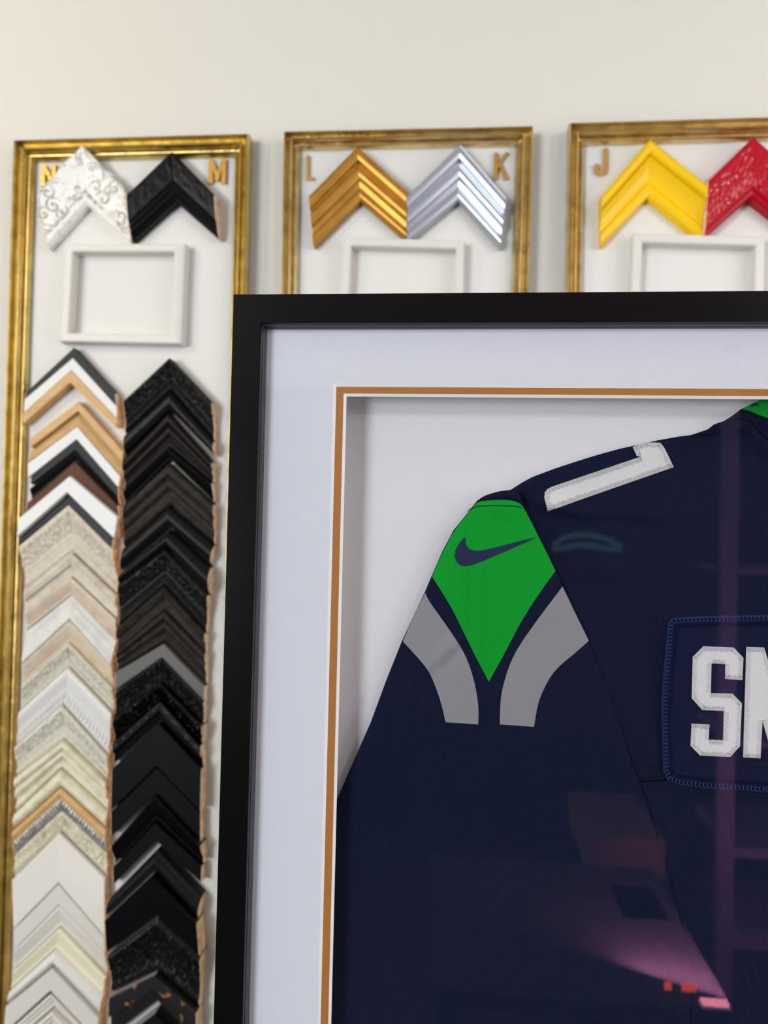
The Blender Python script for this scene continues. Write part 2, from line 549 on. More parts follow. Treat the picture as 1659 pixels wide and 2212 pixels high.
def on_photo(pts, thick, px, py, prof, lift=0.):
    """a point of the front of the sample, and its height there"""
    AO, LO, RO, LI, AI, RI = [Vector((p.x, 0, p.z)) for p in (P(x, y, TB - thick * .9) for x, y in pts)]
    q = P(px, py, TB - thick * .9); left = q.x < AI.x
    EO, EI = (LO, LI) if left else (RO, RI)
    a, c, d = AO - EO, EI - EO, Vector((q.x, 0, q.z)) - EO
    den = a.x * c.z - a.z * c.x
    v = (d.x * c.z - d.z * c.x) / den; u = (a.x * d.z - a.z * d.x) / den
    u = min(max(u, .015), .99); v = max(v, .0)
    mxh = max(h for _, h in prof)
    return Vector((q.x, TB - interp([(x, h / mxh * thick) for x, h in prof], u) - lift, q.z))


def swirl(b, cx, cy, r, turns, a0, hd, rad=.0013):
    pts = []
    n = int(16 * turns) + 8
    for i in range(n + 1):
        t = i / n; rr = r * (1 - t) ** .9 + .8 * (1 - t)
        a = a0 + hd * turns * 2 * math.pi * t
        pts.append(on_photo(NP, .024, cx + rr * math.cos(a), cy + rr * math.sin(a), P_WIDE, .0002 + .0010 * t))
    b.tube(pts, rad, 6, taper=lambda t: .35 + .9 * math.sin(math.pi * (.12 + .80 * t)))


def leaf(b, pts, rad=.0014):
    P_ = smooth_line(pts)
    b.tube([on_photo(NP, .024, x, y, P_WIDE, .0003) for x, y in P_], rad, 6, taper=lambda t: .25 + .9 * math.sin(math.pi * (.08 + .84 * t)))


def smooth_line(pts, it=2):
    for _ in range(it):
        out = [pts[0]]
        for a, c in zip(pts, pts[1:]):
            out += [(a[0] * .75 + c[0] * .25, a[1] * .75 + c[1] * .25), (a[0] * .25 + c[0] * .75, a[1] * .25 + c[1] * .75)]
        pts = out + [pts[-1]]
    return pts


b = MB()
k_ = .1447
for (cx, cy, r, tn, a0, hd) in ((300, 800, 95, 1.2, -1.2, 1), (365, 985, 120, 1.5, -.6, -1), (225, 1110, 95, 1.3, -1.0, -1), (470, 1090, 85, 1.0, 1.0, 1),
                                (1110, 880, 140, 1.3, 2.6, 1), (1195, 790, 95, 1.2, .2, -1), (1300, 740, 110, 1.3, -.4, -1), (1000, 700, 90, 1.1, 3.4, 1),
                                (1360, 1140, 95, 1.2, 2.4, -1), (1420, 1260, 60, 1.0, 0, 1), (735, 725, 55, 1.1, 1., 1), (850, 760, 50, 1.0, 2., -1), (960, 470, 40, .8, 3., 1)):
    swirl(b, 60 + cx * k_, 300 + cy * k_, r * k_, tn, a0, hd)
for pts in ([(740, 190), (720, 280), (780, 400)], [(790, 210), (770, 290), (820, 390)], [(850, 180), (890, 270), (980, 350)], [(900, 190), (970, 280), (1070, 370)],
            [(880, 380), (1000, 360), (1110, 440), (1150, 560), (1120, 620)], [(900, 420), (1000, 410), (1080, 470)], [(1150, 540), (1230, 570), (1290, 600)],
            [(1230, 650), (1350, 640), (1430, 740), (1460, 860), (1440, 960)], [(640, 270), (560, 380), (470, 450)], [(590, 400), (510, 430), (450, 500)],
            [(500, 610), (400, 590), (320, 650), (250, 740)], [(470, 650), (380, 650), (300, 700)], [(260, 720), (200, 800), (170, 900)], [(170, 840), (160, 960), (200, 1040)],
            [(170, 1190), (240, 1280), (380, 1270), (420, 1200)], [(210, 1330), (260, 1350), (330, 1330)], [(560, 870), (650, 850), (720, 800)], [(590, 900), (690, 880), (780, 830)],
            [(540, 960), (560, 1060), (500, 1140), (400, 1160)], [(880, 780), (900, 880), (980, 960), (1080, 1010)], [(1160, 1060), (1260, 1080), (1290, 1180), (1350, 1280)],
            [(1300, 1250), (1370, 1340), (1440, 1400)], [(1340, 1240), (1410, 1310), (1470, 1350)], [(1250, 1060), (1330, 1060), (1410, 1110)], [(1440, 960), (1480, 1060), (1480, 1180)],
            [(960, 640), (1040, 600), (1110, 640)], [(1200, 500), (1240, 530), (1300, 560)]):
    leaf(b, [(60 + x * k_, 300 + y * k_) for x, y in pts])
b.obj('carved_scrolls', m_scroll, tN, smooth=60)

sample('large plain black corner sample beside letter M',
       [(371, 326), (274, 420), (463, 420), (279, 516), (375, 429), (468, 510)],
       [(0, .8), (.03, .95), (.08, 1), (.6, .9), (.66, .78), (.72, .8), (.78, .7), (.84, .72), (.9, .6), (1, .5)], m_blackg, .026, relief=rel_scroll(45, .0008, .08, .6, 4.), nu=24, nv=40, group=GT)
sample('large antique gold corner sample beside letter L',
       [(772, 314), (668, 421), (878, 410), (675, 526), (776, 426), (876, 513)], P_MULTI, m_bronze, .026, group=GT, end_mat=m_bronze)
sample('large silver corner sample beside letter K',
       [(994, 309), (880, 421), (1092, 424), (879, 518), (989, 426), (1081, 529)], P_MULTI, m_silver, .026, group=GT, end_mat=m_silver)
P_YEL = [(0, .62)] + [(.01 + .15 * i / 6, .80 + .20 * math.sin(math.pi / 2 * i / 6)) for i in range(7)] + [(.2, .97), (.27, .9), (.29, .80)] + \
    [(.30, .72), (.32, .80)] + [(.33 + .36 * i / 8, .78 - .36 * math.sin(math.pi / 2 * i / 8)) for i in range(9)] + [(.72, .36), (.74, .42), (.76, .50), (.80, .54), (.86, .52), (.95, .46), (1, .35)]
sample('large glossy yellow corner sample beside letter J',
       [(1406, 297), (1300, 421), (1527, 395), (1303, 523), (1405, 416), (1522, 511)], P_YEL, m_yellow, .030, group=GT, end_mat=m_yellow, smooth=50)
tI = sample('large glossy red corner sample with embossed flowers at the right photo edge',
       [(1628, 295), (1529, 390), (1733, 386), (1524, 511), (1626, 421), (1733, 505)],
       [(0, .8), (.04, .97), (.1, 1), (.6, .93), (.86, .84), (.89, .74), (.93, .72), (.97, .68), (1, .6)], m_red, .028, relief=rel_scroll(80, .0008, .05, .85, 2.), nu=34, nv=50, group=GT)
random.seed(3)
RP = [(1628, 295), (1529, 390), (1733, 386), (1524, 511), (1626, 421), (1733, 505)]
b = MB()
for i in range(46):
    lf = i % 2 == 0
    u = random.uniform(.1, .78); v = random.uniform(.06, .95)
    p = on_sample(RP, .028, u, v, lf, P_FLAT) + Vector((0, .0005 + .004 * u, 0))
    r = random.uniform(.0013, .0030)
    for k in range(1):
        V = []; F = []; n1, n2 = 4, 9
        for a in range(n1 + 1):
            th = a / n1 * math.pi / 2
            for c in range(n2):
                ph = 2 * math.pi * c / n2
                V.append((p.x + r * math.cos(th) * math.cos(ph), p.y - r * .8 * math.sin(th), p.z + r * math.cos(th) * math.sin(ph)))
        for a in range(n1):
            for c in range(n2):
                F.append((a * n2 + c, a * n2 + (c + 1) % n2, (a + 1) * n2 + (c + 1) % n2, (a + 1) * n2 + c))
        b.add(V, F)
b.obj('embossed_beads', m_red, tI, smooth=70)

# --- columns under the little frame
S = .3014
A = lambda u, v: (u * S, 740 + v * S)
B_ = lambda u, v: (u * S, 1180 + v * S)
D_ = lambda u, v: (u * S, 1660 + v * S)
mm = {
    'dkgreen': mat('dark_green_black', (32, 38, 34), .45, spec=.2),
    'white': mat('white_moulding', (222, 219, 213), .45),
    'tan': mat('natural_tan_wood', (210, 172, 114), .55, col2=(198, 156, 98), nscale=14, stretch=(1, 1, 4)),
    'oak': mat('golden_oak_wood', (206, 172, 118), .55, col2=(190, 154, 100), nscale=14, stretch=(1, 1, 4)),
    'black': mat('black_moulding', (17, 18, 17), .4, spec=.16),
    'brown': mat('walnut_brown', (90, 46, 18), .5, col2=(76, 38, 14), nscale=20, spec=.2),
    'cream': mat('cream_ornate', (214, 204, 184), .6, col2=(200, 190, 172), nscale=150, bump=.0012, bscale=190),
    'cream2': mat('cream_ribbed', (216, 206, 186), .6, col2=(198, 188, 170), nscale=70, bump=.0006, bscale=260),
    'beige': mat('beige_wash', (214, 196, 172), .6, col2=(200, 180, 158), nscale=50, bump=.0006, bscale=300),
    'silverwhite': mat('white_silver_wash', (222, 220, 210), .45, col2=(206, 204, 200), nscale=40, bump=.0004, bscale=300),
    'mottle': mat('mottled_cream', (220, 215, 196), .55, col2=(190, 186, 172), nscale=170, nmix=(.45, .75), bump=.0012, bscale=200),
    'ivory': mat('ivory_moulding', (226, 220, 194), .5, col2=(208, 200, 168), nscale=60, bump=.0006, bscale=180),
    'offwhite': mat('off_white_moulding', (226, 221, 210), .5),
    'offwhite2': mat('warm_grey_white_moulding', (216, 211, 200), .5),
    'paleyellow': mat('pale_yellow_moulding', (232, 226, 194), .5),
    'silver': mat('worn_silver_leaf', (176, 172, 170), .35, .7, col2=(225, 222, 216), nscale=160, bump=.0006, bscale=300),
    'glossblack': mat('gloss_black_moulding', (4, 4, 5), .22, spec=.25),
    'flatblack': mat('flat_black_moulding', (7, 7, 7), .45, spec=.1),
    'ornblack': mat('ornate_black_moulding', (15, 14, 14), .4, bump=.0012, bscale=160, spec=.25),
    'dkbrown': mat('espresso_brown', (32, 25, 24), .45, col2=(24, 18, 18), nscale=60, bump=.0004, bscale=220, spec=.16),
    'grbrown': mat('weathered_brown_black', (46, 41, 34), .55, col2=(30, 26, 23), nscale=80, bump=.0005, bscale=260, spec=.16),
    'charcoal': mat('charcoal_grey_moulding', (84, 80, 74), .5),
    'chipped': mat('black_with_tan_chips', (18, 17, 17), .4, col2=(150, 104, 62), nscale=48, nmix=(.60, .66)),
}
PALES = ('bright line above', 'widest flat black corner sample', 'chipped peak', 'smooth black', 'tall glossy', 'rosettes', 'tan wood chips', 'lowest black', 'raised scrolls')
GL = 'corner samples in the light column'
GD = 'corner samples in the dark column'
E1 = .0012
L_ = [  # label, AO, LO, RO, LI, AI, RI, profile, material, thickness, relief
    ('thin dark green-black corner sample topping the light column', (160, 751), (58, 847), (250, 850), (56, 861), (158, 773), (252, 877), P_FLAT, 'dkgreen', .016, None),
    ('flat white corner sample just under the dark green-black one', (158, 773), (56, 861), (252, 877), (53, 892), (155, 800), (253, 904), P_FLAT, 'white', .016, None),
    ('pale tan wood corner sample above the open gap in the light column', (155, 800), (53, 892), (253, 904), (51, 916), (152, 827), (250, 923), P_FLAT, 'tan', .016, None),
    ('narrow tan wood corner sample just below the open gap', (170, 867), (66, 947), (265, 974), (67, 967), (169, 888), (264, 997), P_FLAT, 'tan', .016, None),
    ('wider golden oak corner sample above a white one', (169, 890), (64, 972), (264, 998), (62, 999), (167, 921), (261, 1027), P_RSLOPE, 'oak', .015, None),
    ('white corner sample between golden oak and black ones', (167, 921), (62, 1000), (260, 1028), (62, 1032), (166, 949), (256, 1053), P_FLAT, 'white', .016, None),
    ('narrow black corner sample below the white one under golden oak', (166, 949), (68, 1033), (256, 1054), (68, 1046), (163, 972), (256, 1074), P_FLAT, 'black', .015, None),
    ('black corner sample resting against the brown one', (163, 973), (66, 1055), (256, 1075), (65, 1076), (163, 997), (255, 1091), P_SLOPE, 'black', .016, None),
    ('walnut brown corner sample, the only brown in the light column', (163, 998), (62, 1084), (255, 1092), (57, 1109), (154, 1028), (258, 1115), P_FLAT, 'brown', .017, None),
    ('white corner sample between the brown and the lowest black one', (152, 1028), (44, 1118), (255, 1116), (39, 1159), (146, 1064), (247, 1163), P_FLAT, 'white', .019, None),
    ('thin black corner sample above the first ornate cream one', (146, 1064), (41, 1160), (246, 1163), (41, 1177), (148, 1091), (241, 1187), P_FLAT, 'black', .016, None),
    ('wide ornate cream corner sample below the thin black one', (148, 1091), (43, 1178), (243, 1187), (52, 1275), (155, 1194), (250, 1285), P_COVE, 'cream', .020, 'scroll'),
    ('cream corner sample with beaded edge under the wide ornate cream one', (154, 1195), (53, 1277), (250, 1286), (55, 1320), (153, 1245), (249, 1336), P_STEP, 'cream2', .018, 'rope'),
    ('pinkish beige ribbed corner sample in the upper cream stack', (153, 1246), (56, 1321), (249, 1337), (54, 1362), (151, 1285), (247, 1383), P_SLOPE, 'beige', .017, None),
    ('silvery white washed corner sample between two beige ones', (151, 1286), (54, 1363), (246, 1384), (48, 1434), (151, 1338), (238, 1437), P_RSLOPE, 'silverwhite', .018, 'rope2'),
    ('sandy beige corner sample with plain wide face', (151, 1339), (48, 1435), (240, 1438), (50, 1479), (148, 1388), (241, 1485), P_SLOPE, 'beige', .017, None),
    ('mottled grey-cream ornate corner sample under the sandy beige one', (148, 1389), (49, 1480), (241, 1486), (42, 1537), (146, 1442), (241, 1540), P_COVE, 'mottle', .019, 'scroll'),
    ('bright white corner sample with rope edge in mid column', (146, 1443), (42, 1538), (240, 1541), (33, 1612), (134, 1524), (232, 1633), P_SLOPE, 'white', .020, 'ropewide'),
    ('ivory ornate corner sample with shadowed leaf pattern below the rope edge', (133, 1525), (33, 1613), (231, 1634), (32, 1678), (136, 1599), (227, 1687), P_COVE, 'mottle', .019, 'scroll'),
    ('ivory ribbed corner sample under the ivory ornate one', (136, 1600), (32, 1679), (227, 1688), (30, 1756), (128, 1662), (229, 1754), P_MULTI, 'ivory', .019, None),
    ('narrow ivory corner sample above the tan and silver one', (128, 1663), (30, 1757), (229, 1755), (29, 1793), (130, 1702), (226, 1790), P_ROUND, 'ivory', .018, None),
    ('tan, silver and cream twisted-rope corner sample above the plain white ones', (130, 1703), (29, 1794), (226, 1791), (26, 1898), (128, 1799), (226, 1896), P_COVE, 'RSC', .021, 'twist'),
    ('wide flat warm white corner sample below the twisted rope one', (128, 1800), (28, 1899), (226, 1897), (31, 2005), (127, 1907), (226, 2022), P_FLAT, 'offwhite', .017, None),
    ('narrow warm white corner sample below the wide flat one', (127, 1908), (32, 2006), (226, 2023), (33, 2050), (128, 1954), (226, 2056), P_FLAT, 'offwhite2', .015, None),
    ('second narrow grey-white corner sample below the wide flat one', (128, 1955), (33, 2051), (226, 2057), (30, 2096), (128, 2004), (228, 2108), P_SLOPE, 'offwhite2', .016, None),
    ('pale yellow corner sample near the foot of the light column', (128, 2005), (30, 2097), (228, 2109), (20, 2140), (117, 2052), (218, 2150), P_SLOPE, 'paleyellow', .018, None),
    ('bright glossy white corner sample near the foot of the light column', (117, 2053), (20, 2141), (220, 2150), (15, 2171), (113, 2090), (213, 2196), P_ROUND, 'white', .021, None),
    ('grey-white flat corner sample cut by the photo bottom', (113, 2091), (15, 2172), (213, 2197), (10, 2230), (110, 2139), (206, 2240), P_FLAT, 'offwhite2', .018, None),
    ('stepped pale corner sample, lowest fully white one at photo bottom', (110, 2146), (9, 2236), (206, 2246), (8, 2270), (112, 2180), (210, 2274), P_MULTI, 'offwhite', .016, None),
    ('white corner sample of which only the tip shows at the photo bottom', (112, 2186), (8, 2276), (210, 2280), (8, 2320), (112, 2222), (210, 2324), P_MULTI, 'offwhite', .018, None),
]
REL = {
    None: (rel_none, None, None, None), 'scroll': (rel_sum(rel_scroll(110, .0024, .06, .56, 5.), lambda u, s, w: .0006 * math.sin((u - .6) / .09 * 2 * math.pi) if .6 < u < .96 else 0.), 40, 60, None),
    'scroll2': (rel_scroll(140, .0026, .05, .95, 9.), 20, 60, None),
    'rope': (rel_bead(.05, .4, .005, .0018), 14, 90, None), 'rope2': (rel_rope(.1, .5, .004, .0014), 14, 80, None),
    'ropewide': (rel_rope(.55, .98, .0065, .0030, 1.2), 16, 90, None),
    'twist': (rel_sum(rel_rope(.24, .52, .0055, .0032, 1.4), rel_scroll(150, .0028, .54, .96, 3.)), 24, 90, [(0, 0), (.23, 1), (.53, 2)]),
    'beads': (rel_bead(.25, .6, .005, .0022), 18, 100, None),
}


PALE = mat('pale_grey_side', (158, 148, 146), .7)  # paler grey for the outer side face of some left legs


def column(rows, group):
    for (lab, AO, LO, RO, LI, AI, RI, prof, mk, th, rl) in rows:
        f, nu, nv, bands = REL[rl]
        if mk == 'RSC':
            ms = [mm['tan'], mm['silver'], mm['ivory']]
        else: ms = mm[mk]
        k = .35
        pale = any(w in lab for w in PALES)
        if pale: th = th + .007
        AO = (AO[0], AO[1] + k); LO = (LO[0], LO[1] + k); RO = (RO[0], RO[1] + k)
        sample(lab, [AO, LO, RO, LI, AI, RI], prof, ms, th, relief=f, nu=nu, nv=nv, bands=bands, group=group, side=PALE if pale else None)


column(L_, GL)
R_ = [
    ('wide ornate black corner sample topping the dark column', (366, 773), (268, 865), (458, 870), (267, 935), (366, 842), (460, 951), P_COVE, 'ornblack', .020, 'scroll'),
    ('black corner sample with a soft ridge, second in the dark column', (366, 843), (267, 936), (460, 952), (267, 981), (366, 886), (461, 984), P_ROUND, 'ornblack', .021, None),
    ('espresso brown stepped corner sample with a nail hole at its peak', (363, 892), (264, 996), (458, 999), (266, 1060), (364, 968), (458, 1043), P_MULTI, 'dkbrown', .020, None),
    ('narrow charcoal-black corner sample under the espresso one', (364, 969), (266, 1061), (458, 1044), (267, 1089), (364, 990), (460, 1084), P_SLOPE, 'flatblack', .018, None),
    ('weathered brown-black grained corner sample in the upper dark column', (363, 1000), (265, 1093), (461, 1090), (263, 1180), (365, 1090), (461, 1177), P_MULTI, 'grbrown', .019, None),
    ('black corner sample with polished slope under the weathered brown one', (363, 1093), (264, 1181), (461, 1178), (257, 1232), (364, 1138), (452, 1217), P_ROUND, 'black', .019, None),
    ('rounded black corner sample with a bright line above it', (362, 1144), (256, 1238), (452, 1226), (255, 1261), (357, 1184), (449, 1284), P_ROUND, 'black', .020, None),
    ('wide black corner sample with carved leaf texture', (356, 1187), (255, 1262), (449, 1286), (253, 1355), (353, 1266), (443, 1367), P_COVE, 'ornblack', .020, 'scroll'),
    ('black beaded corner sample under the carved leaf one', (353, 1267), (253, 1356), (443, 1368), (250, 1406), (354, 1316), (443, 1409), P_STEP, 'grbrown', .018, 'rope'),
    ('smoky black corner sample with fine double ridge', (354, 1317), (250, 1407), (443, 1410), (250, 1449), (354, 1388), (443, 1478), P_MULTI, 'grbrown', .018, None),
    ('charcoal grey corner sample, the palest in the dark column', (354, 1390), (250, 1452), (443, 1482), (250, 1490), (350, 1420), (442, 1514), P_FLAT, 'charcoal', .016, None),
    ('deep black carved corner sample under the charcoal grey one', (350, 1421), (251, 1492), (441, 1515), (244, 1552), (347, 1475), (437, 1567), P_COVE, 'ornblack', .019, 'scroll2'),
    ('glossy black corner sample with small raised scrolls', (347, 1476), (244, 1553), (437, 1568), (244, 1601), (347, 1511), (434, 1608), P_SLOPE, 'glossblack', .019, 'scroll2'),
    ('glossy black beaded corner sample with bright glints', (347, 1513), (244, 1603), (434, 1610), (243, 1652), (344, 1556), (437, 1658), P_STEP, 'glossblack', .021, 'beads'),
    ('widest flat black corner sample in the dark column', (344, 1562), (243, 1660), (436, 1660), (241, 1750), (339, 1655), (434, 1753), P_FLAT, 'flatblack', .017, None),
    ('flat black corner sample below the widest one', (339, 1656), (241, 1752), (434, 1754), (241, 1806), (335, 1716), (434, 1823), P_FLAT, 'flatblack', .017, None),
    ('flat black corner sample with a chipped peak', (335, 1718), (241, 1826), (434, 1825), (245, 1870), (335, 1774), (437, 1868), P_SLOPE, 'flatblack', .019, None),
    ('flat black corner sample above the pale gap in the dark column', (335, 1776), (245, 1872), (437, 1869), (246, 1910), (338, 1816), (435, 1906), P_FLAT, 'flatblack', .017, None),
    ('smooth black corner sample just below the pale gap', (338, 1836), (231, 1946), (434, 1940), (228, 1982), (331, 1884), (425, 1990), P_ROUND, 'black', .018, None),
    ('tall glossy black corner sample with a chipped left edge', (330, 1888), (228, 1985), (426, 1992), (232, 2056), (340, 1976), (432, 2062), P_FLAT, 'glossblack', .024, None),
    ('black corner sample carved with round rosettes near the photo bottom', (341, 1981), (233, 2062), (434, 2065), (235, 2152), (335, 2105), (425, 2184), P_COVE, 'ornblack', .022, 'scroll2'),
    ('black corner sample with tan wood chips near the photo bottom', (335, 2106), (236, 2154), (425, 2186), (235, 2245), (335, 2169), (425, 2262), P_STEP, 'chipped', .020, None),
    ('lowest black corner sample with a pale edge cut by the photo bottom', (335, 2188), (235, 2266), (425, 2280), (235, 2330), (335, 2240), (425, 2340), P_FLAT, 'black', .018, None),
]
column(R_, GD)
# ------------------------------------------------------------------ the framed jersey in front
ZB = .760                                   # underside of the black frame = top of the counter
FTL = P2(505, 635, YG)
XC = P2(1760, 1500, .468)[0]                # centre line of the jersey
XR_F = 2 * XC - FTL[0]
zt = (FTL[1] + P2(1659, 628, YG)[1]) / 2
xl = (FTL[0] + P2(459.6, 2212, YG)[0]) / 2
lipx = (P2(576, 740, YG + .006)[0] + P2(535.5, 2212, YG + .006)[0]) / 2
lipz = (P2(576, 709, YG + .006)[1] + P2(1659, 706, YG + .006)[1]) / 2
FW = (lipx - xl + zt - lipz) / 2
BYK = YG + .036                             # back of the frame
t_frame = thing('shadow_box_frame', 'large black shadow box frame with white and bronze mats around a navy jersey', 'picture frame', (XC, YG + .02, ZB))
quad = [(xl, zt), (XR_F, zt), (XR_F, ZB), (xl, ZB)]
rail_frame(t_frame, quad, [FW] * 4, [(0, .0355), (.006, .036), (.90, .036), (.915, .0352), (.93, .0335), (.95, .0335), (.965, .0315), (1, .0300)], BYK,
           [m_blackf, m_blackf2], name='frame_rail', smooth=20, prof_mi=[0, 0, 0, 0, 1, 1, 1, 1, 1])
# glass
YGL = YG + .0068
MB().box(xl + FW - .003, XR_F - FW + .003, YGL, YGL + .0001, ZB + FW - .003, zt - FW + .003)
V = [(xl + FW - .004, YGL, ZB + FW - .004), (XR_F - FW + .004, YGL, ZB + FW - .004), (XR_F - FW + .004, YGL, zt - FW + .004), (xl + FW - .004, YGL, zt - FW + .004)]
V += [(x, y + .0018, z) for x, y, z in V]
obj('glass_pane', V, [(0, 1, 2, 3), (7, 6, 5, 4), (0, 4, 5, 1), (1, 5, 6, 2), (2, 6, 7, 3), (3, 7, 4, 0)], [m_glass, m_clear], t_frame, [0, 1, 1, 1, 1, 1])


def mat_board(name, Y, th, outer_o, ox0, oz1, bev, mats, label):
    """ring with a bevelled window; window outer bevel corner (ox0, oz1), mirrored right, bottom margin alike"""
    zb = ZB + (zt - oz1)
    a = [(outer_o[0], outer_o[1]), (2 * XC - outer_o[0], outer_o[1]), (2 * XC - outer_o[0], ZB + zt - outer_o[1]), (outer_o[0], ZB + zt - outer_o[1])]
    b_ = [(ox0, oz1), (2 * XC - ox0, oz1), (2 * XC - ox0, zb), (ox0, zb)]
    c = [(ox0 + bev, oz1 - bev), (2 * XC - ox0 - bev, oz1 - bev), (2 * XC - ox0 - bev, zb + bev), (ox0 + bev, zb + bev)]
    V = [(x, Y, z) for x, z in a] + [(x, Y, z) for x, z in b_] + [(x, Y + th, z) for x, z in c] + [(x, Y + th, z) for x, z in a]
    F = []; mi = []
    for i in range(4):
        j = (i + 1) % 4
        F += [(i, j, 4 + j, 4 + i), (4 + i, 4 + j, 8 + j, 8 + i), (8 + i, 8 + j, 12 + j, 12 + i), (12 + i, 12 + j, j, i)]
        mi += [0, 1, 1, 0]
    return obj(name, V, F, mats, t_frame, mi, label=label)


YM1 = YGL + .0022
YM2 = YM1 + .0012
ox = (P2(721, 840, YM1)[0] + P2(684.7, 2212, YM1)[0]) / 2
oz = (P2(721, 831, YM1)[1] + P2(1659, 831, YM1)[1]) / 2
gx = (P2(743.5, 860, YM2)[0] + P2(707.6, 2212, YM2)[0]) / 2
gz = (P2(743, 851.5, YM2)[1] + P2(1659, 854, YM2)[1]) / 2
mo = (xl + FW - .0045, zt - FW + .0045)
mat_board('outer_mat', YM1, .0011, mo, ox, oz, .0017, [m_mat, m_core], 'white outer mat')
mat_board('inner_mat', YM2, .0011, mo, gx, gz, .0017, [m_goldmat, m_core], 'thin bronze inner mat')
YBK = .4700
struct_b = MB().box(mo[0], 2 * XC - mo[0], YBK, YBK + .0012, ZB + zt - mo[1], mo[1]).obj('backing_board', m_back, t_frame)
# spacer strips that hold the mats off the backing
b = MB(); i0 = gx - .016; k0 = gz + .016
for (x0, x1, z0, z1) in ((i0 - .006, i0, ZB + .06, k0), (2 * XC - i0, 2 * XC - i0 + .006, ZB + .06, k0), (i0, 2 * XC - i0, k0 - .001, k0 + .005)):
    b.box(x0, x1, YM2 + .0018, YBK - .0001, z0, z1)
b.obj('spacer', m_core, t_frame)

# ---- jersey
YJ = .4620
BOT = ZB + .115
SBOT = P2(1000, 2212, YJ)[1] - .13      # sleeve hem


def J(pts): return np.array([P2(x, y, YJ) for x, y in pts])


def mir(a): b = a[::-1].copy(); b[:, 0] = 2 * XC - b[:, 0]; return b


def seg_dist(p, poly, closed=True):
    a = poly; b_ = np.roll(poly, -1, 0)
    if not closed: a = poly[:-1]; b_ = poly[1:]
    d = b_ - a; L2 = (d ** 2).sum(1) + 1e-18
    t = np.clip(((p[:, None] - a) * d).sum(2) / L2, 0, 1)
    q = a + t[..., None] * d
    return np.sqrt(((p[:, None] - q) ** 2).sum(2)).min(1)


def inside(p, poly):
    x, z = p[:, 0:1], p[:, 1:2]; a = poly; b_ = np.roll(poly, -1, 0)
    c = ((a[:, 1] > z) != (b_[:, 1] > z)) & (x < (b_[:, 0] - a[:, 0]) * (z - a[:, 1]) / (b_[:, 1] - a[:, 1] + 1e-15) + a[:, 0])
    return c.sum(1) % 2 == 1


def densify(poly, s):
    out = []
    for a, b_ in zip(poly, np.roll(poly, -1, 0)):
        n = max(1, int(np.linalg.norm(b_ - a) / s + .5))
        out += [a + (b_ - a) * i / n for i in range(n)]
    return np.array(out)


def smoothp(poly, keep, it=1):
    """Chaikin on points whose index is not in keep"""
    P_ = [tuple(p) for p in poly]; kp = set(keep)
    for _ in range(it):
        out = []; nk = set(); n = len(P_)
        for i in range(n):
            if i in kp: nk.add(len(out)); out.append(P_[i])
            else:
                a, b_, c = np.array(P_[i - 1]), np.array(P_[i]), np.array(P_[(i + 1) % n])
                out.append(tuple(b_ * .75 + a * .25)); out.append(tuple(b_ * .75 + c * .25))
        P_ = out; kp = nk
    return np.array(P_)


def cloth(name, poly, hfun, s, m, parent, skirt_to=None, off=0., label=None, smooth=True, edge_s=None):
    """sheet filling poly at height hfun(x,z) in front of the backing board, edge turned back"""
    bd = densify(poly, edge_s or s)
    lo, hi = bd.min(0), bd.max(0)
    gxs = np.arange(lo[0], hi[0], s); gzs = np.arange(lo[1], hi[1], s * .866)
    g = np.array([(x + (k % 2) * s * .5, z) for k, z in enumerate(gzs) for x in gxs])
    g = g[inside(g, bd)]
    if len(g): g = g[seg_dist(g, poly) > .45 * s]
    pts = np.vstack([bd, g]) if len(g) else bd
    n = len(bd)
    r = delaunay_2d_cdt([Vector(p) for p in pts], [], [list(range(n))], 1, 1e-9)
    vs = np.array([tuple(v) for v in r[0]])
    h = hfun(vs) + off
    V = [(x, YBK - hh, z) for (x, z), hh in zip(vs, h)]; F = [tuple(f) for f in r[2]]
    ec = {}
    for f in F:
        for a, b_ in zip(f, f[1:] + f[:1]):
            k = (min(a, b_), max(a, b_)); ec.setdefault(k, []).append((a, b_))
    bdry = [e[0] for e in ec.values() if len(e) == 1]
    bk = {}
    back = skirt_to
    for a, b_ in bdry:
        for q in (a, b_):
            if q not in bk:
                bk[q] = len(V)
                dep = (h[q] - off - .0002 if back is None else back)
                V.append((V[q][0], YBK - max(dep, .0002), V[q][2]))
        F.append((b_, a, bk[a], bk[b_]))
    return obj(name, V, F, m, parent, None, 60 if smooth else None, label)


def ridge(p, a, b_, w, amp, taper=True):
    a = np.array(P2(*a, YJ)); b_ = np.array(P2(*b_, YJ)); d = b_ - a; L = np.linalg.norm(d); d = d / L
    t = ((p - a) @ d) / L; n = np.array((-d[1], d[0])); q = (p - a) @ n
    e = np.exp(-(q / w) ** 2 / 2)
    tt = np.clip(t, 0, 1)
    f = np.where((t > -.1) & (t < 1.1), np.sin(np.pi * np.clip((t + .1) / 1.2, 0, 1)) ** .6 if taper else 1., 0)
    return 1.7 * amp * e * f



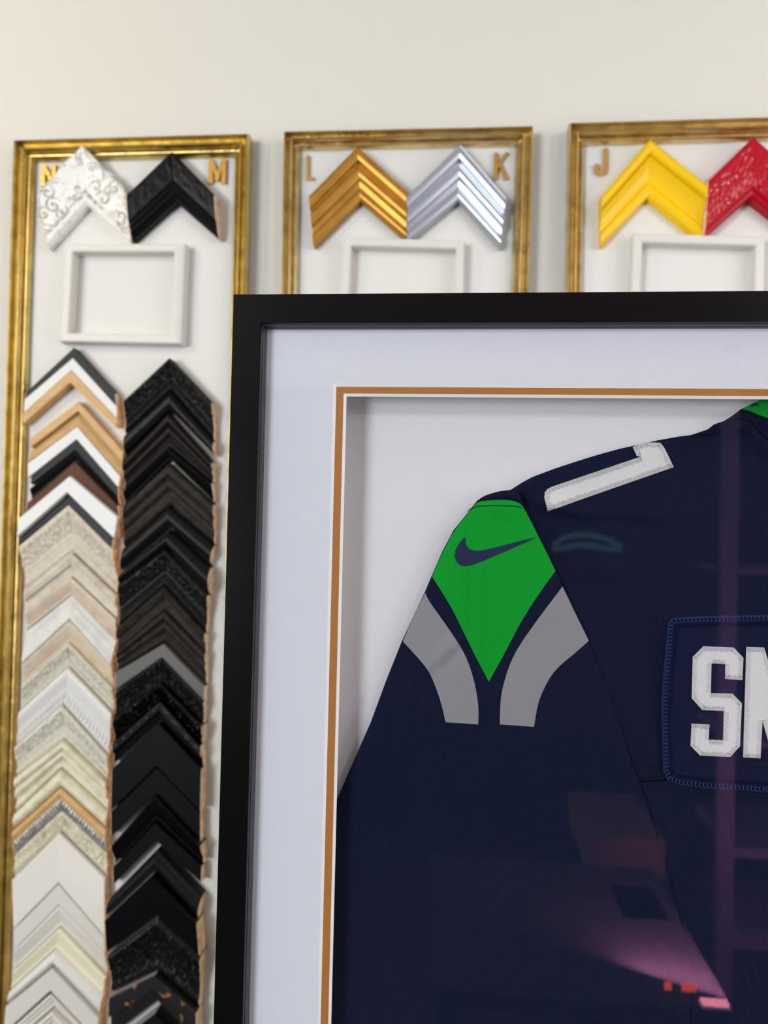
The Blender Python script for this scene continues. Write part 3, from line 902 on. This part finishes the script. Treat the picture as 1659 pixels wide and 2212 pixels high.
t_j = thing('football_jersey', 'navy football jersey with green and grey sleeve panels mounted inside the black frame', 'jersey', (XC, YBK, BOT))
T_l = J([(1034, 1085), (1062, 1068), (1088, 1061), (1105, 1057), (1128, 1042), (1150, 1030), (1200, 1011), (1245, 996), (1290, 982), (1340, 968), (1385, 958), (1425, 949), (1470, 941), (1500, 937),
         (1538, 924), (1552, 913), (1573, 906), (1592, 894), (1610, 880), (1627, 872), (1645, 864), (1665, 853), (1690, 835)])
T_b = J([(1330, 2300), (1300, 1700), (1180, 1400), (1075, 1160)])
torso = np.vstack([T_l, mir(T_l), np.array([(2 * XC - T_b[0][0], BOT), (T_b[0][0], BOT)]), T_b[1:]])
FOLDS = [((1560, 935), (1640, 905), .0022, .0022), ((1500, 948), (1575, 925), .0016, -.0018), ((1575, 925), (1500, 941), .0009, .0010), ((1590, 895), (1700, 1010), .003, .0016), ((1625, 880), (1680, 950), .0018, -.0020),
         ((1135, 1075), (1215, 1205), .0022, -.0026), ((1150, 1080), (1330, 1135), .0030, .0016), ((1175, 1115), (1420, 1140), .0030, -.0016),
         ((1215, 1200), (1330, 1240), .006, .0010), ((1100, 1062), (1190, 1020), .0016, .0010), ((1330, 1450), (1420, 1640), .006, .0010), ((1400, 1300), (1440, 1660), .006, -.0008),
         ((1420, 1140), (1560, 1090), .008, .0008), ((1250, 1060), (1500, 985), .006, -.0005)]


def low(p, sc_, amp, seed=0.):
    return np.array([noise.noise(Vector((x * sc_, z * sc_ * .7, seed))) for x, z in p]) * amp


def sym(p):
    q = p.copy(); q[:, 0] = np.where(q[:, 0] > XC, 2 * XC - q[:, 0], q[:, 0]); return q


def hT(p):
    p = sym(p); d = seg_dist(p, torso)
    h = .0024 + .0022 * (1 - np.exp(-d / .004)) + low(p, 22, .0010)
    for a, b_, w, am in FOLDS: h = h + ridge(p, a, b_, w, am * 1.7)
    # yoke seam groove
    seam = np.array([P2(x, y, YJ) for x, y in SEAM])
    ds = seg_dist(p, seam, False)
    h = h - .0009 * np.exp(-(ds / .0009) ** 2) + .0004 * np.exp(-((ds - .0025) / .0018) ** 2)
    return np.maximum(h, .0016)


SEAM = [(1330, 1696), (1389, 1696), (1420, 1694), (1452, 1694), (1500, 1700), (1560, 1707), (1659, 1714), (1762, 1722)]
cloth('torso', torso, hT, .0026, m_navy, t_j, skirt_to=.0002, edge_s=.0022)

S_l = [(1032, 1080), (1012, 1106), (980, 1145), (955, 1192), (932, 1245), (918, 1278), (868, 1385), (834, 1470), (800, 1562), (762, 1648), (728, 1726), (690, 1830), (650, 1960), (640, 2080)]
S_r = [(1493, 2330), (1493, 2110), (1490, 2060), (1470, 1985), (1440, 1872), (1400, 1742), (1365, 1645), (1318, 1500), (1273, 1385), (1216, 1267), (1202, 1233), (1160, 1150), (1138, 1106), (1127, 1086), (1108, 1080), (1062, 1079)]
sl = J(S_l); sr = J(S_r); sr[0][1] = SBOT
sleeve = np.vstack([sl, [[sl[-1][0], SBOT]], sr])
SF = [((1033, 1110), (1031, 1440), .0026, .0011), ((1018, 1110), (1014, 1400), .0028, -.0009), ((1000, 1370), (925, 1440), .003, .0009), ((1010, 1390), (930, 1465), .002, -.0006), ((1000, 1100), (1120, 1095), .0030, .0005),
      ((900, 1700), (1100, 2200), .012, .0014), ((1200, 1300), (1330, 1700), .004, .0008), ((1150, 1420), (1190, 1500), .006, .0007)]


def hS(p):
    p = sym(p); d = seg_dist(p, sleeve)
    h = .0062 + .0014 * (1 - np.exp(-d / .003)) + low(p, 26, .0007, 4.)
    for a, b_, w, am in SF: h = h + ridge(p, a, b_, w, am)
    return h


cloth('sleeve', sleeve, hS, .0024, m_navy, t_j, skirt_to=.0004, edge_s=.0025)
cloth('sleeve', mir(sleeve), hS, .006, m_navy, t_j, skirt_to=.0004)

G = [(1036, 1083), (1062, 1080), (1085, 1079), (1112, 1082), (1127, 1090), (1138, 1108), (1160, 1151), (1200.5, 1233), (1180, 1260), (1148, 1307), (1120, 1353), (1091, 1410), (1056, 1473), (1034, 1431), (1012, 1388), (982, 1325), (955, 1279), (933, 1246),
     (956, 1193), (981, 1146), (1012, 1108), (1027, 1089)]
Gl = [(918.5, 1281), (925, 1296), (950, 1331), (979, 1372), (996, 1399), (1011, 1428), (1023, 1466), (1031, 1504), (1034, 1534), (1033, 1565), (962.5, 1560), (953.6, 1521), (941, 1483), (926, 1450), (914, 1434), (892.5, 1410), (870, 1386), (893, 1332)]
Gr = [(1215.5, 1267), (1191, 1298), (1153, 1350), (1123, 1393), (1104, 1428), (1091, 1466), (1082, 1504), (1080, 1542), (1080, 1565), (1153.5, 1569.5), (1156, 1553), (1161, 1523), (1172, 1491), (1190, 1458), (1213, 1434), (1245, 1407), (1273, 1385), (1244, 1326)]
for src, nm, m, keep, lab in ((G, 'green_panel', m_green, (7, 12, 17), 'bright green shoulder panel'), (Gl, 'grey_stripe', m_grey, (0, 9, 10, 16), 'grey sleeve stripe'), (Gr, 'grey_stripe', m_grey, (0, 8, 9, 16), 'grey sleeve stripe')):
    q = smoothp(J(src), keep)
    cloth(nm, q, hS, .0022, m, t_j, off=.0005, label=lab, edge_s=.0012)
    cloth(nm, mir(q), hS, .004, m, t_j, off=.0006, label=lab)
SW = [(1005, 1160), (996, 1168), (987, 1181), (982.6, 1193), (982.6, 1204), (986, 1214), (994, 1221), (1008, 1224), (1028, 1218), (1063, 1203), (1104, 1186), (1135, 1172), (1161, 1159.5), (1118, 1170), (1077, 1181), (1044.5, 1188.5), (1025.5, 1190), (1013, 1186), (1007, 1178), (1005, 1169)]
cloth('swoosh_mark', smoothp(J(SW), (0, 12)), hS, .0022, m_navyprint, t_j, off=.0008, label='navy swoosh on the green panel', edge_s=.0010)


def on(hf, px, py, off=0.):
    x, z = P2(px, py, YJ); h = float(hf(np.array([[x, z]]))[0]); return Vector((x, YBK - h - off, z))


def onw(hf, pts, off):
    h = hf(np.array(pts)); return [Vector((x, YBK - hh - off, z)) for (x, z), hh in zip(pts, h)]


# shoulder roll of cloth above the green panel and its top stitching
CAP = [(1030, 1086), (1034, 1079), (1044, 1072), (1060, 1066), (1080, 1060.5), (1098, 1058.5), (1112, 1060), (1121, 1066), (1128, 1078), (1131, 1092), (1124, 1086), (1112, 1081), (1085, 1079), (1062, 1080), (1044, 1083)]
def hC(p): d = seg_dist(sym(p), J(CAP)); return .0066 + .0022 * (1 - np.exp(-d / .0018))
cloth('shoulder_seam_roll', smoothp(J(CAP), (0, 9)), hC, .0014, m_navy, t_j, skirt_to=.002)
b = MB(); a = P2(1010, 1105, YJ)
pl = [(1010, 1105), (1018, 1098), (1032, 1093.5), (1060, 1092), (1090, 1093), (1115, 1093.5), (1129, 1097)]
pl = densify(J(pl), .0012)[:-1]; pl = pl[pl[:, 1] >= pl[:, 1].min()]
pts = J([(1010, 1105), (1018, 1098), (1032, 1093.5), (1060, 1092), (1090, 1093), (1115, 1093.5), (1129, 1097)])
dd = []
for p, q in zip(pts[:-1], pts[1:]): dd += [p + (q - p) * i / 6 for i in range(6)]
w3 = onw(hS, dd, .0007)
for i, v in enumerate(w3): v.y -= .0002 * (i % 2)
b.tube(w3, .00022, 5); b.obj('seam_stitching', m_blackthread_shade, t_j, smooth=60)

FL = [(1500, 938), (1538, 925), (1552, 914), (1573, 907), (1592, 895), (1610, 881), (1600, 897), (1588, 908), (1578, 921), (1566, 931), (1548, 937), (1525, 939)]
def hF(p): return hT(p) + .0006 + .0022 * (1 - np.exp(-seg_dist(sym(p), J(FL)) / .0012))
cloth('shoulder_fold', smoothp(J(FL), (0, 5)), hF, .0014, m_navy, t_j, skirt_to=.002)
b = MB(); w = onw(hT, densify(J(smooth_line([(1588, 903), (1612, 910), (1636, 928), (1662, 952), (1700, 985)])), .001)[:-1][:46], .0001); b.tube(w, .0003, 4); b.obj('collar_seam', m_blackthread_shade, t_j, smooth=60)  # black tube paints the shaded gap along the collar seam

# collar
COL = [(1611, 881), (1627, 871), (1645, 863), (1664, 852), (1690, 834), (1762, 830), (1762, 936), (1720, 925), (1690, 913), (1659, 899), (1640, 890), (1625, 884)]
cq = J(COL); left = cq[:5]; low_ = cq[7:]
CB = np.vstack([left, mir(left), mir(low_), [cq[6]], low_])
def hK(p): return hT(p) + .0008
cloth('collar', CB, hK, .0035, m_green, t_j, skirt_to=.002, off=.0003, label='green collar', edge_s=.002)
cloth('collar_mark', J([(1627, 871), (1640, 866.5), (1643, 870), (1646, 876), (1640, 873.5), (1635, 873), (1633, 877)]), hK, .002, m_navyprint, t_j, off=.0006, label='dark star-like mark on the green collar')


def edge_pts(poly, pitch, i0=0., i1=0.):
    """points around poly with inward normals"""
    ar = 0.
    for a, b_ in zip(poly, np.roll(poly, -1, 0)): ar += a[0] * b_[1] - a[1] * b_[0]
    sgn = 1 if ar > 0 else -1
    out = []
    for a, b_ in zip(poly, np.roll(poly, -1, 0)):
        L = np.linalg.norm(b_ - a); n = max(2, int(L / pitch)); d = (b_ - a) / L
        nn = np.array((-d[1], d[0])) * sgn
        for i in range(n): out.append((a + d * L * (i + .5) / n, nn))
    return out


def applique(name, poly, parent, hf, base_off, thick, label, pitch=.00062, inn=.0026, s=.003):
    o = cloth(name, poly, hf, s, m_twill, parent, skirt_to=None, off=base_off + thick, label=label, edge_s=.0014)
    ep = edge_pts(poly, pitch)
    rr = random.Random(5)
    pts = []
    for i, (p, n) in enumerate(ep):
        pts.append(p - n * .0002 if i % 2 == 0 else p + n * inn * rr.uniform(.88, 1.08))
    h = hf(np.array(pts))
    w3 = [Vector((p[0], YBK - hh - base_off - thick - (.0001 if i % 2 == 0 else .00018), p[1])) for i, (p, hh) in enumerate(zip(pts, h))]
    b = MB(); b.tube(w3, .00016, 4, closed=True)
    # lockstitch line along the inner end of the zigzag
    ip = [p + n * inn for p, n in ep[::2]]
    hh = hf(np.array(ip)); w2 = [Vector((p[0], YBK - q - base_off - thick - .0001, p[1])) for p, q in zip(ip, hh)]
    b.obj('edge_stitching', m_thread, o, smooth=60)
    return o


ONE = [(1371, 964), (1385, 957), (1400, 953.6), (1415, 954), (1430, 955), (1437, 964), (1448, 985), (1459, 1008), (1184, 1104), (1179, 1088), (1176.5, 1075), (1178.5, 1063), (1184, 1056), (1193, 1051), (1388, 985), (1379, 984)]
applique('shoulder_number', J(ONE), t_j, hT, .0002, .0007, 'white twill number 1 on the shoulder', inn=.0030)

# name patch
PT = [(1452, 1350), (1458, 1343), (1468, 1341), (1530, 1338), (1659, 1336), (1762, 1335), (1762, 1716), (1659, 1709), (1524, 1700), (1470, 1693), (1450, 1686), (1443, 1672), (1440.5, 1617), (1439, 1533), (1442, 1473), (1449.5, 1388)]
ptq = J(PT); lf = np.vstack([ptq[7:], ptq[:5]])
patch = np.vstack([lf, mir(lf)])
def hP(p): d = seg_dist(sym(p), patch); return hT(p) * .4 + .0030 + .0008 * (1 - np.exp(-d / .003))
o_patch = cloth('name_patch', patch, hP, .0034, m_navy2, t_j, skirt_to=.0025, off=0, edge_s=.002, label='navy name patch with overlocked edge')
b = MB()
ring = densify(patch, .00019)
rr = random.Random(2)
w3 = []
hh = hP(ring)
for i, (p, h) in enumerate(zip(ring, hh)):
    ph = i * .19 / 2.3 * 2 * math.pi
    a_, c_ = ring[i - 3], ring[(i + 3) % len(ring)]; d = (c_ - a_); d = d / (np.linalg.norm(d) + 1e-12); n = np.array((-d[1], d[0]))
    q = p + n * .0013 * math.cos(ph) + d * .0013 * math.sin(ph)
    w3.append(Vector((q[0], YBK - h - .0001 - .0011 * math.sin(ph), q[1])))
b.tube(w3, .00062, 5, closed=True)
b.obj('overlock_edge', m_navythread, o_patch, smooth=60)
ep = edge_pts(patch, .0007); b = MB(); pts = []
for i, (p, n) in enumerate(ep): pts.append(p + n * (.0028 if i % 2 else .0044))
hh = hP(np.array(pts))
b.tube([Vector((p[0], YBK - h - .0002, p[1])) for p, h in zip(pts, hh)], .0004, 4, closed=True)
b.obj('chain_stitching', m_chain, o_patch, smooth=60)
b = MB()
for dy, lo_ in ((-12, .0), (13, .0)):
    q = densify(J([(x, y + dy) for x, y in SEAM[1:]]), .0016); q = [p for p in q if p[0] < XC][:int(len(q) * .5)]
    w = onw(hT, q, .0001)
    for i in range(0, len(w) - 1, 2): b.tube([w[i], w[i + 1]], .00022, 4)
b.obj('seam_stitching', m_blackthread_shade, t_j, smooth=60)
q = densify(J(SEAM[1:]), .002)[:-1]; q = np.array([p for p in q if p[0] < XC]); k9 = int(np.argmax(q[:, 0])) + 1; q = q[:k9]
b = MB(); w = onw(hT, q + np.array((0, -.0004)), -.0001); b.tube(w, .0011, 6); b.obj('yoke_seam', m_navy, t_j, smooth=60)
b = MB(); w = onw(hT, q + np.array((0, .0010)), .0002); b.tube(w, .00040, 5); b.obj('painted_seam_shadow', m_blackthread_shade, t_j, smooth=60)  # black tube paints the shade above the seam roll

SLET = [(1522, 1397), (1587, 1400), (1608, 1422), (1606, 1470), (1569, 1468), (1569.5, 1435.5), (1539, 1434), (1537.5, 1499), (1584.5, 1500), (1605, 1521), (1601, 1614), (1580, 1637), (1514.6, 1634), (1494, 1613), (1496.5, 1565), (1534.6, 1567), (1533, 1600), (1565, 1601), (1566.4, 1537.5), (1519, 1535), (1496.5, 1510), (1499, 1420)]
MLET = [(1615, 1398.6), (1653, 1400), (1687, 1513), (1721, 1403), (1759, 1405), (1754, 1646), (1716, 1644), (1718, 1560), (1697, 1643), (1674, 1642), (1650, 1557), (1645.5, 1640), (1608.6, 1638)]
applique('name_letter', J(SLET), t_j, hP, .0001, .0006, 'white twill letter S', s=.0035)
applique('name_letter', J(MLET), t_j, hP, .0001, .0006, 'white twill letter M, cut by the photo edge', s=.0035)

# ------------------------------------------------------------------ counter that carries the frame
t = thing('display_counter', 'white counter carrying the black frame, below the photo', 'counter', (XC, .5, 0))
MB().box(xl - .15, XR_F + .15, .36, .66, ZB - .035, ZB).obj('worktop', m_whitef, t)
MB().box(xl - .12, XR_F + .12, .38, .64, .05, ZB - .035).obj('cabinet_body', m_whitef, t)
MB().box(xl - .10, XR_F + .10, .40, .62, 0, .05).obj('plinth', m_blackf, t)


# ------------------------------------------------------------------ the far side of the shop, mirrored in the glass
def Rf(px, py, yreal):
    """point at depth yreal (behind the camera) seen mirrored in the glass at this pixel"""
    p = P(px, py, 2 * YGL - yreal); return Vector((p.x, yreal, p.z))


m_shelf = mat('pale_shelf_board', (86, 70, 92), .7, spec=.2)
m_boxb = mat('brown_cardboard', (104, 80, 70), .8)
m_desk = mat('dark_desk', (30, 22, 28), .7)
YS = -1.35
p0 = Rf(1556, 1500, YS); p1 = Rf(1590, 1500, YS)
x0, x1 = sorted((p0.x, p1.x))
t = thing('storage_shelf', 'pale open shelving unit mirrored faintly in the glass over the jersey', 'shelf', ((x0 + x1) / 2, YS, 0))
top = CEIL - .25
MB().box(x0, x1, YS - .03, YS, 0, top).obj('post', m_shelf, t)
xr = Rf(2050, 1500, YS).x; xl2 = Rf(1262, 1500, YS).x
MB().box(xr, xr + (x1 - x0), YS - .03, YS, 0, top).obj('post', m_shelf, t)
for yy, th_ in ((2018, .045), (1832, .03), (1600, .02), (1228, .018)):
    z = Rf(1620, yy, YS).z
    MB().box(x1, xr, YS - .34, YS - .001, z - th_, z).obj('shelf_board', m_shelf, t)
t = thing('wall_cabinet', 'small pale cabinet mirrored dimly at the lower part of the jersey', 'cabinet', (xl2, -1.75, 0))
q0 = Rf(1272, 1806, -1.5); q1 = Rf(1436, 1898, -1.5)
MB().box(q0.x, q1.x, -1.9, -1.5, q1.z, q0.z).obj('cabinet_front', m_boxb, t)
MB().box(q0.x + .02, q0.x + .05, -1.88, -1.52, 0, q1.z).obj('leg', m_blackf, t)
MB().box(q1.x - .05, q1.x - .02, -1.88, -1.52, 0, q1.z).obj('leg', m_blackf, t)
YD = -.47
d0 = Rf(1348, 2168, YD); d1 = Rf(1588, 2186, YD)
zd = d0.z
t = thing('work_desk', 'desk lit pink, its corner mirrored at the bottom of the glass', 'desk', ((d0.x + d1.x) / 2 - .1, YD - .3, 0))
dx0, dx1 = d0.x - .35, d1.x
MB().box(dx0, dx1, YD - .55, YD, zd - .03, zd).obj('desk_top', m_desk, t)
for xx in (dx0 + .02, dx1 - .06):
    for yy in (YD - .53, YD - .06):
        MB().box(xx, xx + .04, yy, yy + .04, 0, zd - .03).obj('leg', m_blackf, t)
t = thing('cardboard_box', 'brown box on the desk mirrored near the bottom of the jersey', 'box', (Rf(1395, 2160, YD - .3).x, YD - .3, zd))
c0 = Rf(1345, 2068, YD - .3); c1 = Rf(1447, 2068, YD - .3)
MB().box(c0.x, c1.x, YD - .45, YD - .3, zd, c0.z).obj('box_body', m_boxb, t)
t = thing('led_light_bar', 'pink light bar at the desk corner, mirrored bright at the bottom edge', 'lamp', ((d1.x - .02), YD - .02, zd))
e0 = Rf(1470, 2166, YD)
MB().box(d1.x - .055, d1.x - .004, YD - .026, YD - .002, zd, zd + .004).obj('bar_housing', m_whitef, t)
MB().box(d1.x - .052, d1.x - .007, YD - .022, YD - .006, zd + .004, zd + .009).obj('light_strip', emit('pink_light', (1., .30, .42), 5.0), t)
l = bpy.data.lights.new('pink_glow', 'AREA'); l.shape = 'RECTANGLE'; l.size = .3; l.size_y = .05; l.energy = 24; l.color = (1., .40, .72)
lo = bpy.data.objects.new('pink_glow', l); C.objects.link(lo); lo.location = (d1.x - .02, YD - .04, zd + .05)
lo.rotation_euler = (Vector((x0 + .1, YS, .9)) - lo.location).to_track_quat('-Z', 'Y').to_euler()
pts = [(1194, 1180), (1215, 1163), (1245, 1155), (1275, 1156), (1310, 1163), (1342, 1182)]
yn = YB + .05
t = thing('teal_reflection_source', 'made-up teal glowing arch mirrored faintly in the glass beside the green panel', 'reflection helper', tuple(Rf(1268, 1170, yn)))
teal = emit('teal_glow', (.10, .36, .30), .24)  # glow added only to give a faint teal reflection in the glass
for dy in (0, 22):
    b = MB(); b.tube([Rf(x, y + dy * (1 if 1200 < x < 1340 else .3), yn) for x, y in pts], .018, 8); b.obj('glowing_tube', teal, t, smooth=60)
t = thing('indicator_light', 'small red indicator light on the desk mirrored left of the pink bar', 'light', (e0.x, YD - .05, zd))
for q in ((1443, 2156), (1481, 2162), (1496, 2164)):
    c = Rf(*q, YD - .05)
    MB().box(c.x - .006, c.x + .006, YD - .056, YD - .05, zd, zd + .012).obj('red_lamp', emit('red_led', (1., .10, .06), 3.), t)

# ------------------------------------------------------------------ ceiling lights
m_diff = emit('light_diffuser', (1.0, .92, .82), 2.)
LAMPS = ((-1.25, .15, 6, (1., .84, .58), 'round ceiling light on the left above the boards'), (.95, .15, 3, (1., .94, .86), 'round ceiling light on the right above the boards'),
         (-.95, -.95, 7.5, (.88, .93, 1.), 'added round ceiling light behind the viewer on the left'), (1.15, -.95, 9.5, (.88, .93, 1.), 'added round ceiling light behind the viewer on the right'))  # this rear pair is unseen, added to brighten the frame front
for i, (x, y, pw, lc, lab) in enumerate(LAMPS):
    t = thing('ceiling_light', lab, 'light', (x, y, CEIL), group='round ceiling lights')
    for nm, r0, h0, m in (('light_housing', .085 if y > 0 else .18, .018, m_whitef), ('diffuser', .07 if y > 0 else .16, .021, m_diff)):
        n = 28; V = [(x + r0 * math.cos(2 * math.pi * k / n), y + r0 * math.sin(2 * math.pi * k / n), CEIL - zz) for zz in (0, h0) for k in range(n)]
        F = [tuple(range(n)), tuple(range(n, 2 * n))] + [(k, (k + 1) % n, n + (k + 1) % n, n + k) for k in range(n)]
        obj(nm, V, F, m, t, smooth=30)
    l = bpy.data.lights.new('ceiling_lamp', 'POINT'); l.shadow_soft_size = .06 if y > 0 else .15; l.energy = pw; l.color = lc
    lo = bpy.data.objects.new('ceiling_lamp', l); C.objects.link(lo); lo.location = (x, y, CEIL - (.085 if y > 0 else .125))
